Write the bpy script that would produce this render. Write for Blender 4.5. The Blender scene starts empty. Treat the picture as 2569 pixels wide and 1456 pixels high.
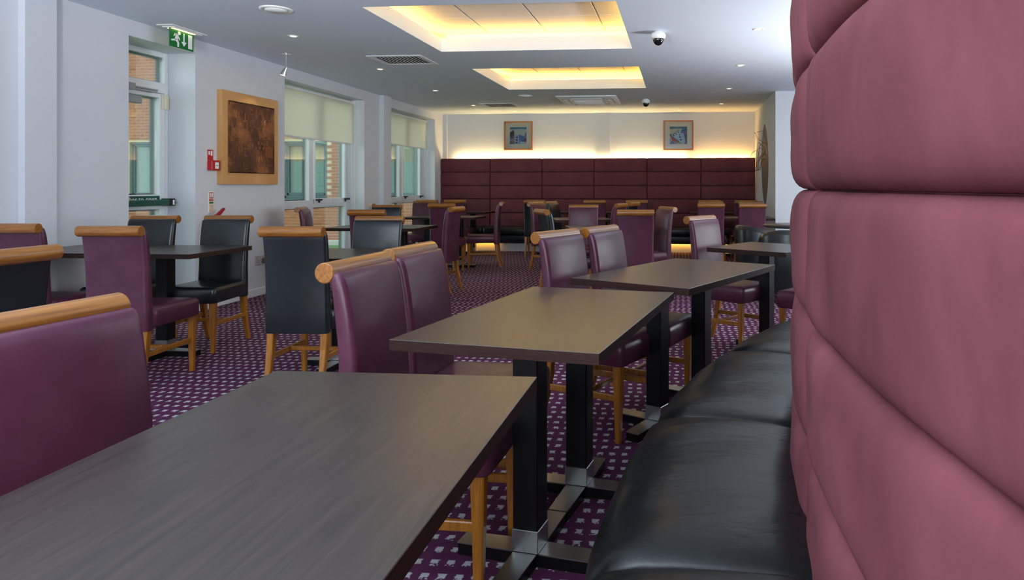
import bpy, bmesh, math, random
from math import sin, cos, pi, radians
from mathutils import Vector, Matrix
random.seed(7)
SC = bpy.context.scene
COL = SC.collection

# ------------------------------------------------------------------ camera, world, lights
IMG_W, IMG_H = 2569.0, 1456.0
F_PX, CX, CY, YAW, CAM_H = 1670.7, 1568.7, 468.2, 0.083, 1.18
cam_d = bpy.data.cameras.new('camera'); cam = bpy.data.objects.new('camera', cam_d); COL.objects.link(cam)
cam_d.sensor_fit = 'HORIZONTAL'; cam_d.sensor_width = 36.0
cam_d.lens = F_PX / IMG_W * 36.0
cam_d.shift_x = (IMG_W / 2 - CX) / IMG_W
cam_d.shift_y = (CY - IMG_H / 2) / IMG_W
cam_d.clip_start = 0.05; cam_d.clip_end = 200
cam.location = (0, 0, CAM_H); cam.rotation_euler = (pi / 2, 0, YAW)
SC.camera = cam

world = bpy.data.worlds.new('sky'); SC.world = world; world.use_nodes = True
wn = world.node_tree.nodes['Background']
wn.inputs[0].default_value = (0.86, 0.95, 1.0, 1); wn.inputs[1].default_value = 4.6

def area(name, loc, rot, sx, sy, power, col):
    d = bpy.data.lights.new(name, 'AREA'); d.shape = 'RECTANGLE'; d.size = sx; d.size_y = sy
    d.energy = power; d.color = col
    o = bpy.data.objects.new(name, d); COL.objects.link(o); o.location = loc; o.rotation_euler = rot
    return o
# unseen fill lights added behind the camera and at right, standing in for daylight
area('fill_back', (0.4, -3.1, 1.45), (radians(90), 0, 0), 8.0, 2.0, 140, (0.86, 0.94, 1.0))
area('fill_right', (6.1, 5.2, 1.5), (radians(90), 0, radians(90)), 7.0, 1.7, 60, (0.9, 0.96, 1.0))
# photographer's flash head behind the curved booth, aimed at the ceiling
def bounce_spot(name, loc, rot, power, col=(0.86, 0.94, 1.0)):
    fl = bpy.data.lights.new(name, 'SPOT'); fl.energy = power; fl.color = col
    fl.shadow_soft_size = 0.12; fl.spot_size = radians(132); fl.spot_blend = 0.8
    o = bpy.data.objects.new(name, fl); COL.objects.link(o); o.location = loc; o.rotation_euler = rot
bounce_spot('bounce_light', (3.0, 5.8, 0.75), (radians(180), radians(-14), 0), 620, (0.98, 0.98, 1.0))
# unseen fill spot added behind the camera to brighten the near ceiling
bounce_spot('bounce_light', (-1.6, -0.9, 1.0), (radians(152), 0, 0), 1450)

SC.view_settings.view_transform = 'Standard'; SC.view_settings.look = 'None'
SC.view_settings.gamma = 1.0; SC.view_settings.use_curve_mapping = False
SC.view_settings.exposure = 0.0
SC.cycles.use_denoising = True
SC.cycles.max_bounces = 10; SC.cycles.diffuse_bounces = 6; SC.cycles.transparent_max_bounces = 16
SC.cycles.sample_clamp_indirect = 6.0
SC.cycles.caustics_reflective = False; SC.cycles.caustics_refractive = False

# ------------------------------------------------------------------ materials
MATS = {}
def s2l(c):
    return tuple(((v / 255) / 12.92 if v / 255 <= 0.04045 else ((v / 255 + 0.055) / 1.055) ** 2.4) for v in c)
def mat(name, col, rough=0.5, metal=0.0, spec=0.5, coat=0.0, sheen=0.0, emit=None, estr=0.0):
    m = bpy.data.materials.new(name); m.use_nodes = True
    b = m.node_tree.nodes['Principled BSDF']
    b.inputs['Base Color'].default_value = (*col, 1); b.inputs['Roughness'].default_value = rough
    b.inputs['Metallic'].default_value = metal; b.inputs['Specular IOR Level'].default_value = spec
    b.inputs['Coat Weight'].default_value = coat; b.inputs['Sheen Weight'].default_value = sheen
    if emit:
        b.inputs['Emission Color'].default_value = (*emit, 1); b.inputs['Emission Strength'].default_value = estr
    MATS[name] = m
    return m
def nt(m): return m.node_tree.nodes, m.node_tree.links, m.node_tree.nodes['Principled BSDF']
def noise(m, scale, detail=4, rough=0.5, stretch=(1, 1, 1), coord='Object', dist=0.0):
    n, l, b = nt(m)
    tc = n.new('ShaderNodeTexCoord'); mp = n.new('ShaderNodeMapping'); mp.inputs['Scale'].default_value = stretch
    ns = n.new('ShaderNodeTexNoise'); ns.inputs['Scale'].default_value = scale; ns.inputs['Detail'].default_value = detail
    ns.inputs['Roughness'].default_value = rough; ns.inputs['Distortion'].default_value = dist
    l.new(tc.outputs[coord], mp.inputs[0]); l.new(mp.outputs[0], ns.inputs['Vector'])
    return ns
def add_bump(m, src, strength=0.2, dist=0.01):
    n, l, b = nt(m)
    bp = n.new('ShaderNodeBump'); bp.inputs['Strength'].default_value = strength; bp.inputs['Distance'].default_value = dist
    l.new(src, bp.inputs['Height'])
    if b.inputs['Normal'].is_linked: l.new(b.inputs['Normal'].links[0].from_socket, bp.inputs['Normal'])
    l.new(bp.outputs[0], b.inputs['Normal'])
def ramp_col(m, src, stops):
    n, l, b = nt(m)
    r = n.new('ShaderNodeValToRGB')
    while len(r.color_ramp.elements) < len(stops): r.color_ramp.elements.new(0.5)
    for e, (p, c) in zip(r.color_ramp.elements, stops): e.position = p; e.color = (*c, 1)
    l.new(src, r.inputs[0]); l.new(r.outputs[0], b.inputs['Base Color'])
    return r

m = mat('wall_paint', (0.63, 0.65, 0.69), 0.6); add_bump(m, noise(m, 60, 3).outputs[0], 0.04, 0.004)
m = mat('ceiling_paint', (0.69, 0.76, 0.84), 0.6); add_bump(m, noise(m, 5, 3, stretch=(0.25, 1.6, 1)).outputs[0], 0.06, 0.01)
mat('white_gloss', (0.78, 0.79, 0.80), 0.3)
mat('upvc_white', (0.74, 0.77, 0.79), 0.28)
mat('cream_plastic', (0.72, 0.68, 0.52), 0.4)
mat('grey_plastic', (0.30, 0.32, 0.34), 0.4)
mat('dark_void', (0.012, 0.010, 0.009), 0.8)
m = mat('leather_purple', (0.092, 0.026, 0.070), 0.31, spec=0.34)
ns = noise(m, 9, 5); ramp_col(m, ns.outputs[0], [(0.3, (0.068, 0.017, 0.036)), (0.7, (0.092, 0.026, 0.049))])
add_bump(m, noise(m, 220, 2).outputs[0], 0.05, 0.002); add_bump(m, noise(m, 7, 4, dist=1.2).outputs[0], 0.10, 0.012)
m = mat('leather_black', (0.009, 0.012, 0.015), 0.27, spec=0.5)
add_bump(m, noise(m, 220, 2).outputs[0], 0.05, 0.002); add_bump(m, noise(m, 7, 4, dist=1.2).outputs[0], 0.10, 0.012)
m = mat('bench_leather', (0.006, 0.007, 0.008), 0.33, spec=0.42)
add_bump(m, noise(m, 6, 5, stretch=(1, 2.2, 1), dist=0.8).outputs[0], 0.25, 0.012)
m = mat('honey_wood', (0.36, 0.15, 0.035), 0.32, coat=0.35)
ns = noise(m, 12, 6, stretch=(0.35, 9, 9), dist=0.7); ramp_col(m, ns.outputs[0], [(0.25, (0.14, 0.045, 0.006)), (0.55, (0.27, 0.098, 0.012)), (0.8, (0.39, 0.155, 0.020))])
m = mat('leg_wood', (0.38, 0.15, 0.03), 0.36, coat=0.25)
ns = noise(m, 14, 6, stretch=(8, 8, 0.5), dist=0.7); ramp_col(m, ns.outputs[0], [(0.25, (0.19, 0.062, 0.004)), (0.55, (0.31, 0.112, 0.008)), (0.8, (0.41, 0.160, 0.014))])
m = mat('wenge_top', (0.035, 0.02, 0.017), 0.30, spec=0.75)
ns = noise(m, 16, 7, stretch=(7, 0.35, 1), dist=0.4); ramp_col(m, ns.outputs[0], [(0.3, (0.020, 0.014, 0.012)), (0.7, (0.040, 0.027, 0.022))])
add_bump(m, noise(m, 40, 5, stretch=(6, 0.4, 1)).outputs[0], 0.05, 0.003)
m = mat('wenge_edge', (0.055, 0.018, 0.012), 0.55, spec=0.2)
ns = noise(m, 30, 5, stretch=(1, 1, 14)); ramp_col(m, ns.outputs[0], [(0.3, (0.016, 0.006, 0.0045)), (0.75, (0.038, 0.014, 0.010))])
mat('black_lacquer', (0.003, 0.003, 0.0035), 0.35, spec=0.3)
m = mat('brushed_steel', (0.42, 0.43, 0.42), 0.32, metal=1.0); add_bump(m, noise(m, 90, 3, stretch=(1, 14, 1)).outputs[0], 0.05, 0.002)
m = mat('chrome', (0.7, 0.71, 0.72), 0.18, metal=1.0)
m = mat('suede_pad', (0.30, 0.095, 0.115), 0.85, spec=0.15, sheen=0.0)
ns = noise(m, 3.0, 7, 0.62, stretch=(1.25, 1.25, 0.75), coord='Object', dist=0.4); ramp_col(m, ns.outputs[0], [(0.30, (0.108, 0.030, 0.037)), (0.50, (0.156, 0.045, 0.054)), (0.72, (0.200, 0.061, 0.071))])
add_bump(m, noise(m, 5, 4, stretch=(1.6, 1.6, 0.6)).outputs[0], 0.10, 0.02)
m = mat('plum_pad', (0.16, 0.045, 0.058), 0.85, spec=0.15)
ns = noise(m, 3, 5, coord='Object'); ramp_col(m, ns.outputs[0], [(0.3, (0.105, 0.030, 0.038)), (0.7, (0.145, 0.044, 0.053))])
# copper relief
m = mat('copper_relief', (0.2, 0.08, 0.04), 0.38, metal=0.75)
ns = noise(m, 3.2, 7, 0.65); ramp_col(m, ns.outputs[0], [(0.35, (0.075, 0.030, 0.018)), (0.52, (0.14, 0.060, 0.034)), (0.68, (0.48, 0.20, 0.085))])
add_bump(m, noise(m, 26, 8, 0.7, stretch=(1, 1.2, 0.8), dist=1.5).outputs[0], 0.8, 0.012)
mat('copper_bright', (0.42, 0.19, 0.09), 0.35, metal=0.85)
m = mat('birch_ply', (0.62, 0.33, 0.12), 0.5)
ns = noise(m, 3, 4, stretch=(1, 1, 0.5)); ramp_col(m, ns.outputs[0], [(0.3, (0.52, 0.26, 0.085)), (0.7, (0.66, 0.36, 0.135))])
mat('sign_green', (0.004, 0.16, 0.025), 0.35)
mat('bar_green', (0.003, 0.075, 0.052), 0.35)
mat('mark_white', (0.85, 0.87, 0.85), 0.4)
mat('fire_red', (0.45, 0.008, 0.012), 0.35)
mat('red_lever', (0.36, 0.010, 0.014), 0.4)
mat('frame_oak', (0.28, 0.11, 0.025), 0.45)
mat('mount_cream', (0.84, 0.78, 0.60), 0.6)
mat('teal_frame', (0.10, 0.185, 0.20), 0.4)
mat('curtain_mint', (0.52, 0.74, 0.66), 0.8)
mat('reflection_cream', (0.72, 0.66, 0.40), 0.8)  # colour of a pale reflection in the outer panes
mat('mortar', (0.80, 0.66, 0.44), 0.9)
mat('kerb_stone', (0.62, 0.62, 0.56), 0.9)
m = mat('grass', (0.10, 0.26, 0.04), 0.9); ns = noise(m, 8, 5); ramp_col(m, ns.outputs[0], [(0.3, (0.06, 0.19, 0.025)), (0.7, (0.17, 0.36, 0.07))])
m = mat('brick', (0.45, 0.16, 0.07), 0.85)
n, l, b = nt(m); oi = n.new('ShaderNodeObjectInfo')
r = ramp_col(m, oi.outputs['Random'], [(0.0, (0.46, 0.165, 0.075)), (0.5, (0.54, 0.21, 0.105)), (1.0, (0.40, 0.140, 0.065))])
m = mat('blind_fabric', (0.80, 0.785, 0.70), 0.8)
n, l, b = nt(m)
b.inputs['Transmission Weight'].default_value = 0.0
tr = n.new('ShaderNodeBsdfTranslucent'); tr.inputs[0].default_value = (0.85, 0.82, 0.72, 1)
mx = n.new('ShaderNodeMixShader'); mx.inputs[0].default_value = 0.45
l.new(b.outputs[0], mx.inputs[1]); l.new(tr.outputs[0], mx.inputs[2]); l.new(mx.outputs[0], n['Material Output'].inputs[0])
mat('dark_smoke_dome', (0.006, 0.007, 0.008), 0.06, spec=0.6)
mat('bezel_white', (0.80, 0.80, 0.78), 0.35)
mat('twig_brown', (0.10, 0.045, 0.025), 0.8)
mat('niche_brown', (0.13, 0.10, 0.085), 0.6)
mat('ac_grille', (0.62, 0.64, 0.66), 0.5)
mat('socket_grey', (0.50, 0.49, 0.48), 0.35, metal=0.3)
mat('hose_clear', (0.55, 0.40, 0.42), 0.3)
mat('downlight_glow', (1, 0.8, 0.5), 0.4, emit=(1.0, 0.72, 0.34), estr=9)
mat('cove_strip', (1, 0.8, 0.5), 0.4, emit=(1.0, 0.52, 0.065), estr=38)
mat('wall_strip', (1, 0.8, 0.5), 0.4, emit=(1.0, 0.74, 0.33), estr=110)
mat('amber_strip', (1, 0.6, 0.2), 0.4, emit=(1.0, 0.52, 0.12), estr=120)
mat('plinth_strip', (1, 0.6, 0.2), 0.4, emit=(1.0, 0.45, 0.04), estr=13)
mat('sign_lamp', (1, 0.9, 0.5), 0.4, emit=(1.0, 0.85, 0.35), estr=3)
# glass: a clear pane with a faint mirror
def glass(name, tint, refl):
    m = bpy.data.materials.new(name); m.use_nodes = True; n = m.node_tree.nodes; l = m.node_tree.links
    n.remove(n['Principled BSDF'])
    t = n.new('ShaderNodeBsdfTransparent'); t.inputs[0].default_value = (*tint, 1)
    g = n.new('ShaderNodeBsdfGlossy'); g.inputs['Roughness'].default_value = 0.02
    lw = n.new('ShaderNodeFresnel'); lw.inputs[0].default_value = 1.45
    mu = n.new('ShaderNodeMath'); mu.operation = 'MULTIPLY'; mu.inputs[1].default_value = refl
    l.new(lw.outputs[0], mu.inputs[0])
    mx = n.new('ShaderNodeMixShader'); l.new(mu.outputs[0], mx.inputs[0]); l.new(t.outputs[0], mx.inputs[1]); l.new(g.outputs[0], mx.inputs[2])
    l.new(mx.outputs[0], n['Material Output'].inputs[0]); MATS[name] = m
glass('pane_glass', (0.93, 0.97, 0.96), 0.8)
glass('picture_glass', (0.98, 0.98, 0.98), 1.0)
# carpet: purple pile with rows of ragged pale dashes
m = mat('carpet', (0.08, 0.02, 0.06), 0.95, spec=0.1)
n, l, b = nt(m)
tc = n.new('ShaderNodeTexCoord')
def M(op, a, bb=None, c=None):
    x = n.new('ShaderNodeMath'); x.operation = op
    for i, v in enumerate((a, bb, c)):
        if v is None: continue
        if isinstance(v, (int, float)): x.inputs[i].default_value = v
        else: l.new(v, x.inputs[i])
    return x.outputs[0]
nz = n.new('ShaderNodeTexNoise'); nz.inputs['Scale'].default_value = 95; nz.inputs['Detail'].default_value = 2
l.new(tc.outputs['Object'], nz.inputs['Vector'])
nz2 = n.new('ShaderNodeTexNoise'); nz2.inputs['Scale'].default_value = 23; nz2.inputs['Detail'].default_value = 2
l.new(tc.outputs['Object'], nz2.inputs['Vector'])
sp = n.new('ShaderNodeSeparateXYZ'); l.new(tc.outputs['Object'], sp.inputs[0])
row = M('FLOOR', M('DIVIDE', sp.outputs[1], 0.074))
ux = M('SUBTRACT', M('FRACT', M('ADD', M('DIVIDE', sp.outputs[0], 0.0535), M('MULTIPLY', M('SINE', M('MULTIPLY', row, 2.3)), 0.13))), 0.5)
uy = M('SUBTRACT', M('FRACT', M('DIVIDE', sp.outputs[1], 0.074)), 0.5)
jit = M('MULTIPLY', M('SUBTRACT', nz.outputs[0], 0.5), 0.85)
jit2 = M('MULTIPLY', M('SUBTRACT', nz2.outputs[0], 0.5), 0.55)
dx = M('SUBTRACT', 0.25, M('ABSOLUTE', M('ADD', ux, M('MULTIPLY', jit2, 0.5))))
dy = M('SUBTRACT', 0.21, M('ABSOLUTE', M('ADD', uy, M('MULTIPLY', jit, 0.4))))
val = M('ADD', M('MINIMUM', dx, dy), M('MULTIPLY', jit, 0.42))
msk = n.new('ShaderNodeMapRange'); msk.inputs[1].default_value = 0.0; msk.inputs[2].default_value = 0.06
l.new(val, msk.inputs[0])
fib = n.new('ShaderNodeTexNoise'); fib.inputs['Scale'].default_value = 420; fib.inputs['Detail'].default_value = 2; l.new(tc.outputs['Object'], fib.inputs['Vector'])
base = n.new('ShaderNodeMix'); base.data_type = 'RGBA'; l.new(fib.outputs[0], base.inputs[0])
base.inputs[6].default_value = (0.062, 0.013, 0.042, 1); base.inputs[7].default_value = (0.118, 0.032, 0.084, 1)
mix = n.new('ShaderNodeMix'); mix.data_type = 'RGBA'; l.new(msk.outputs[0], mix.inputs[0]); l.new(base.outputs[2], mix.inputs[6])
mix.inputs[7].default_value = (0.46, 0.45, 0.45, 1)
l.new(mix.outputs[2], b.inputs['Base Color'])
add_bump(m, fib.outputs[0], 0.4, 0.004)

# ------------------------------------------------------------------ mesh helpers
def link(o, parent=None):
    COL.objects.link(o)
    if parent is not None: o.parent = parent
    return o
def obj(name, bm, material, parent=None, loc=None, smooth=False, angle=None):
    me = bpy.data.meshes.new(name)
    bmesh.ops.recalc_face_normals(bm, faces=bm.faces)
    bm.to_mesh(me); bm.free()
    ms = material if isinstance(material, (list, tuple)) else [material]
    for x in ms: me.materials.append(MATS[x])
    if smooth:
        for p in me.polygons: p.use_smooth = True
        if angle: me.set_sharp_from_angle(angle=radians(angle))
    o = bpy.data.objects.new(name, me); link(o, parent)
    if loc is not None: o.location = loc
    return o
def inst(src, parent=None, loc=None, rot=None):
    o = src.copy(); link(o, parent)
    if loc is not None: o.location = loc
    if rot is not None: o.rotation_euler = rot
    return o
def empty(name, loc=(0, 0, 0), rz=0.0, parent=None):
    o = bpy.data.objects.new(name, None); link(o, parent); o.location = loc; o.rotation_euler = (0, 0, rz); o.empty_display_size = 0.1
    return o
def tag(o, label, cat, group=None):
    o['label'] = label; o['category'] = cat
    if group: o['group'] = group
    return o
def struct(o, label=None):
    o['kind'] = 'structure'
    if label: o['label'] = label
    return o
def copy_tree(o, parent=None):
    c = o.copy(); link(c, parent)
    if parent is not None: c.matrix_parent_inverse = o.matrix_parent_inverse
    for ch in o.children: copy_tree(ch, c)
    return c
def box(bm, x0, x1, y0, y1, z0, z1, bev=0.0, seg=2, mi=0):
    vs = [bm.verts.new(p) for p in ((x0, y0, z0), (x1, y0, z0), (x1, y1, z0), (x0, y1, z0), (x0, y0, z1), (x1, y0, z1), (x1, y1, z1), (x0, y1, z1))]
    fs = [bm.faces.new([vs[i] for i in q]) for q in ((3, 2, 1, 0), (4, 5, 6, 7), (0, 1, 5, 4), (1, 2, 6, 5), (2, 3, 7, 6), (3, 0, 4, 7))]
    for f in fs: f.material_index = mi
    if bev > 0:
        es = list({e for f in fs for e in f.edges})
        bmesh.ops.bevel(bm, geom=es, offset=bev, segments=seg, affect='EDGES', profile=0.5)
    return bm
def nb(): return bmesh.new()
def bx(x0, x1, y0, y1, z0, z1, bev=0.0, seg=2): return box(nb(), x0, x1, y0, y1, z0, z1, bev, seg)
def frame_basis(d):
    d = d.normalized(); a = Vector((0, 0, 1)) if abs(d.z) < 0.9 else Vector((1, 0, 0))
    u = d.cross(a).normalized(); return u, d.cross(u).normalized()
def tube(bm, pts, r, n=10, caps=True):
    pts = [Vector(p) for p in pts]; rs = r if isinstance(r, (list, tuple)) else [r] * len(pts)
    rings = []; u = None
    for i, p in enumerate(pts):
        d = pts[min(i + 1, len(pts) - 1)] - pts[max(i - 1, 0)]
        if u is None: u, v = frame_basis(d)
        else:
            dn = d.normalized(); u = (u - dn * u.dot(dn)).normalized(); v = dn.cross(u)
        rings.append([bm.verts.new(p + (u * cos(2 * pi * k / n) + v * sin(2 * pi * k / n)) * rs[i]) for k in range(n)])
    for a, b2 in zip(rings, rings[1:]):
        for k in range(n): bm.faces.new((a[k], a[(k + 1) % n], b2[(k + 1) % n], b2[k]))
    if caps: bm.faces.new(rings[0][::-1]); bm.faces.new(rings[-1])
    return bm
def lathe(bm, prof, n=32, cx=0, cy=0, z0=0, caps=True):
    rings = []
    for r, z in prof:
        rings.append([bm.verts.new((cx + r * cos(2 * pi * k / n), cy + r * sin(2 * pi * k / n), z0 + z)) for k in range(n)])
    for a, b2 in zip(rings, rings[1:]):
        for k in range(n): bm.faces.new((a[k], a[(k + 1) % n], b2[(k + 1) % n], b2[k]))
    if caps: bm.faces.new(rings[0]); bm.faces.new(rings[-1])
    return bm
def prism(bm, pts, axis, a0, a1, mi=0):
    """polygon pts (u, v) extruded along axis: 'x' -> (u=y, v=z), 'y' -> (u=x, v=z), 'z' -> (u=x, v=y)"""
    def P(u, v, a): return {'x': (a, u, v), 'y': (u, a, v), 'z': (u, v, a)}[axis]
    A = [bm.verts.new(P(u, v, a0)) for u, v in pts]; B = [bm.verts.new(P(u, v, a1)) for u, v in pts]
    fs = [bm.faces.new(A[::-1]), bm.faces.new(B)]
    k = len(pts)
    for i in range(k): fs.append(bm.faces.new((A[i], A[(i + 1) % k], B[(i + 1) % k], B[i])))
    for f in fs: f.material_index = mi
    return bm
def rounded_rect(w, d, r, n=4):
    pts = []
    for sx, sy, a0 in ((1, 1, 0), (-1, 1, pi / 2), (-1, -1, pi), (1, -1, 1.5 * pi)):
        for k in range(n + 1):
            a = a0 + pi / 2 * k / n; pts.append((sx * (w / 2 - r) + r * cos(a), sy * (d / 2 - r) + r * sin(a)))
    return pts
def loft(bm, rings, cap=True):
    R = [[bm.verts.new(p) for p in ring] for ring in rings]
    n = len(R[0])
    for a, b2 in zip(R, R[1:]):
        for k in range(n): bm.faces.new((a[k], a[(k + 1) % n], b2[(k + 1) % n], b2[k]))
    if cap: bm.faces.new(R[0][::-1]); bm.faces.new(R[-1])
    return bm

# ------------------------------------------------------------------ room shell
CH = 2.566          # ceiling height
XL, XLO = -4.55, -4.89
YF = 12.48
DOOR = (5.149, 5.907, 2.432); WIN1 = (7.324, 9.265, 2.425); WIN2 = (10.02, 12.033, 2.425)
struct(obj('floor', bx(-4.9, 6.3, -3.3, 12.7, -0.12, 0.0), 'carpet'))
bm = nb()
xs = [-4.9, -2.45, -0.483, 6.4]; ys = [-3.4, 4.955, 6.665, 7.665, 9.355, 12.7]
for i in range(3):
    for j in range(5):
        if i == 1 and j in (1, 3): continue
        box(bm, xs[i], xs[i + 1], ys[j], ys[j + 1], CH, CH + 0.135)
bmesh.ops.remove_doubles(bm, verts=bm.verts, dist=1e-5)
ceil = struct(obj('ceiling', bm, 'ceiling_paint'))
bm = nb()
for y0, y1, z0, z1 in ((-3.4, DOOR[0], 0, CH), (DOOR[0], DOOR[1], DOOR[2], CH), (DOOR[1], WIN1[0], 0, CH), (WIN1[0], WIN1[1], WIN1[2], CH), (WIN1[0], WIN1[1], 0, 0.06),
                       (WIN1[1], WIN2[0], 0, CH), (WIN2[0], WIN2[1], WIN2[2], CH), (WIN2[0], WIN2[1], 0, 0.06), (WIN2[1], 12.7, 0, CH)):
    box(bm, XLO, XL, y0, y1, z0, z1)
wl = struct(obj('wall_left', bm, 'wall_paint'))
struct(obj('trim_3', bx(XL, -4.497, 4.225, 4.46, 0, CH), 'wall_paint'))
struct(obj('trim_4', bx(XL, -4.482, 9.755, 10.01, 0, CH), 'wall_paint'))
bm = nb(); box(bm, -4.9, 1.9, YF, 12.7, 0, CH)
wf = struct(obj('wall_far', bm, 'wall_paint'))
struct(obj('trim_5', bx(-1.60, -1.32, YF - 0.035, YF, 0, CH), 'wall_paint'))
struct(obj('trim_6', bx(XL, -4.47, YF - 0.035, YF, 0, CH), 'wall_paint'))
# nook wall with a leaf-shaped niche
def nook():
    bm = nb(); N = 48; x = 1.37; yc, zc = 11.08, 1.52; hy, hz = 0.50, 0.69
    y0, y1, z0, z1 = 9.826, YF, 0.0, CH
    inner = []
    for k in range(N):
        a = 2 * pi * k / N
        c, s = cos(a), sin(a)
        inner.append((yc + hy * c * (abs(c) ** 0.25), zc + hz * s if s > 0 else zc + hz * s))
    outer = []
    for yy, zz in inner:
        dy, dz = yy - yc, zz - zc
        t = min([((y1 - yc) / dy) if dy > 1e-6 else 1e9, ((y0 - yc) / dy) if dy < -1e-6 else 1e9, ((z1 - zc) / dz) if dz > 1e-6 else 1e9, ((z0 - zc) / dz) if dz < -1e-6 else 1e9])
        outer.append((yc + dy * t, zc + dz * t))
    # snap the nearest sample to each corner
    for cy_, cz_ in ((y0, z0), (y1, z0), (y1, z1), (y0, z1)):
        i = min(range(N), key=lambda q: (outer[q][0] - cy_) ** 2 + (outer[q][1] - cz_) ** 2); outer[i] = (cy_, cz_)
    I = [bm.verts.new((x, a, b2)) for a, b2 in inner]; O = [bm.verts.new((x, a, b2)) for a, b2 in outer]
    D = [bm.verts.new((x + 0.014, a, b2)) for a, b2 in inner]
    for k in range(N):
        q = (k + 1) % N
        bm.faces.new((O[k], O[q], I[q], I[k])); f = bm.faces.new((I[k], I[q], D[q], D[k]))
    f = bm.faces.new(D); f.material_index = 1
    box(bm, x + 0.04, x + 0.4, y0 + 0.01, y1 - 0.01, z0, z1)
    return struct(obj('wall_nook', bm, ['wall_paint', 'niche_brown']))
wnk = nook()
struct(obj('wall_right_front', bx(1.372, 6.3, 9.826, 10.0, 0, CH), 'wall_paint'))
bm = nb()
for y0, y1, z0, z1 in ((-3.3, 1.6, 0, CH), (1.6, 8.8, 0, 0.6), (1.6, 8.8, 2.4, CH), (8.8, 10.0, 0, CH)): box(bm, 6.2, 6.4, y0, y1, z0, z1)
struct(obj('wall_right', bm, 'wall_paint'))
bm = nb()
for x0, x1, z0, z1 in ((-4.9, -3.7, 0, CH), (4.5, 6.4, 0, CH), (-3.7, 4.5, 0, 0.4), (-3.7, 4.5, 2.48, CH)): box(bm, x0, x1, -3.4, -3.2, z0, z1)
struct(obj('wall_back', bm, 'wall_paint'))
bm = nb()
for y0, y1 in ((4.46, DOOR[0]), (DOOR[1], WIN1[0]), (WIN1[1], 9.755)):
    box(bm, XL - 0.001, XL + 0.015, y0, y1, 0, 0.085, 0.004, 1)
struct(obj('baseboard_left', bm, 'white_gloss'))
struct(obj('baseboard_right', bx(1.40, 6.2, 9.81, 9.83, 0, 0.085), 'white_gloss'))

# ceiling coffers: tray, tiles, cove strips
def coffer(name, x0, x1, y0, y1, tx, ty):
    z = CH + 0.135; e = 0.24; zt = 2.80
    bm = nb()
    box(bm, x0 - e, x1 + e, y0 - e, y1 + e, zt + 0.02, zt + 0.05)
    for a in ((x0 - e - .02, x0 - e, y0 - e, y1 + e), (x1 + e, x1 + e + .02, y0 - e, y1 + e), (x0 - e, x1 + e, y0 - e - .02, y0 - e), (x0 - e, x1 + e, y1 + e, y1 + e + .02)):
        box(bm, a[0], a[1], a[2], a[3], z, zt + 0.05)
    t = struct(obj(name, bm, 'wall_paint'), 'raised ceiling tray with tiles and hidden amber cove lights')
    bm = nb(); w = 0.025; s = 0.11
    for a in ((x0 - s - w, x0 - s, y0 - s, y1 + s), (x1 + s, x1 + s + w, y0 - s, y1 + s), (x0 - s, x1 + s, y1 + s, y1 + s + w), (x0 - s, x1 + s, y0 - s - w, y0 - s)):
        box(bm, a[0], a[1], a[2], a[3], z + 0.002, z + 0.02)
    obj('cove_light', bm, 'cove_strip', t)
    g = 0.007
    tx = [x0 - e] + tx + [x1 + e]; ty = [y0 - e] + ty + [y1 + e]
    for i in range(len(tx) - 1):
        for j in range(len(ty) - 1):
            obj('ceiling_tile', bx(tx[i] + g, tx[i + 1] - g, ty[j] + g, ty[j + 1] - g, zt, zt + 0.022, 0.003, 1), 'wall_paint', t)
    return t
coffer('trim_1', -2.45, -0.483, 4.955, 6.665, [-2.02, -1.40, -0.78], [5.63, 6.24])
coffer('trim_2', -2.43, -0.47, 7.665, 9.355, [-2.02, -1.40, -0.78], [8.33, 8.94])

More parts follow.
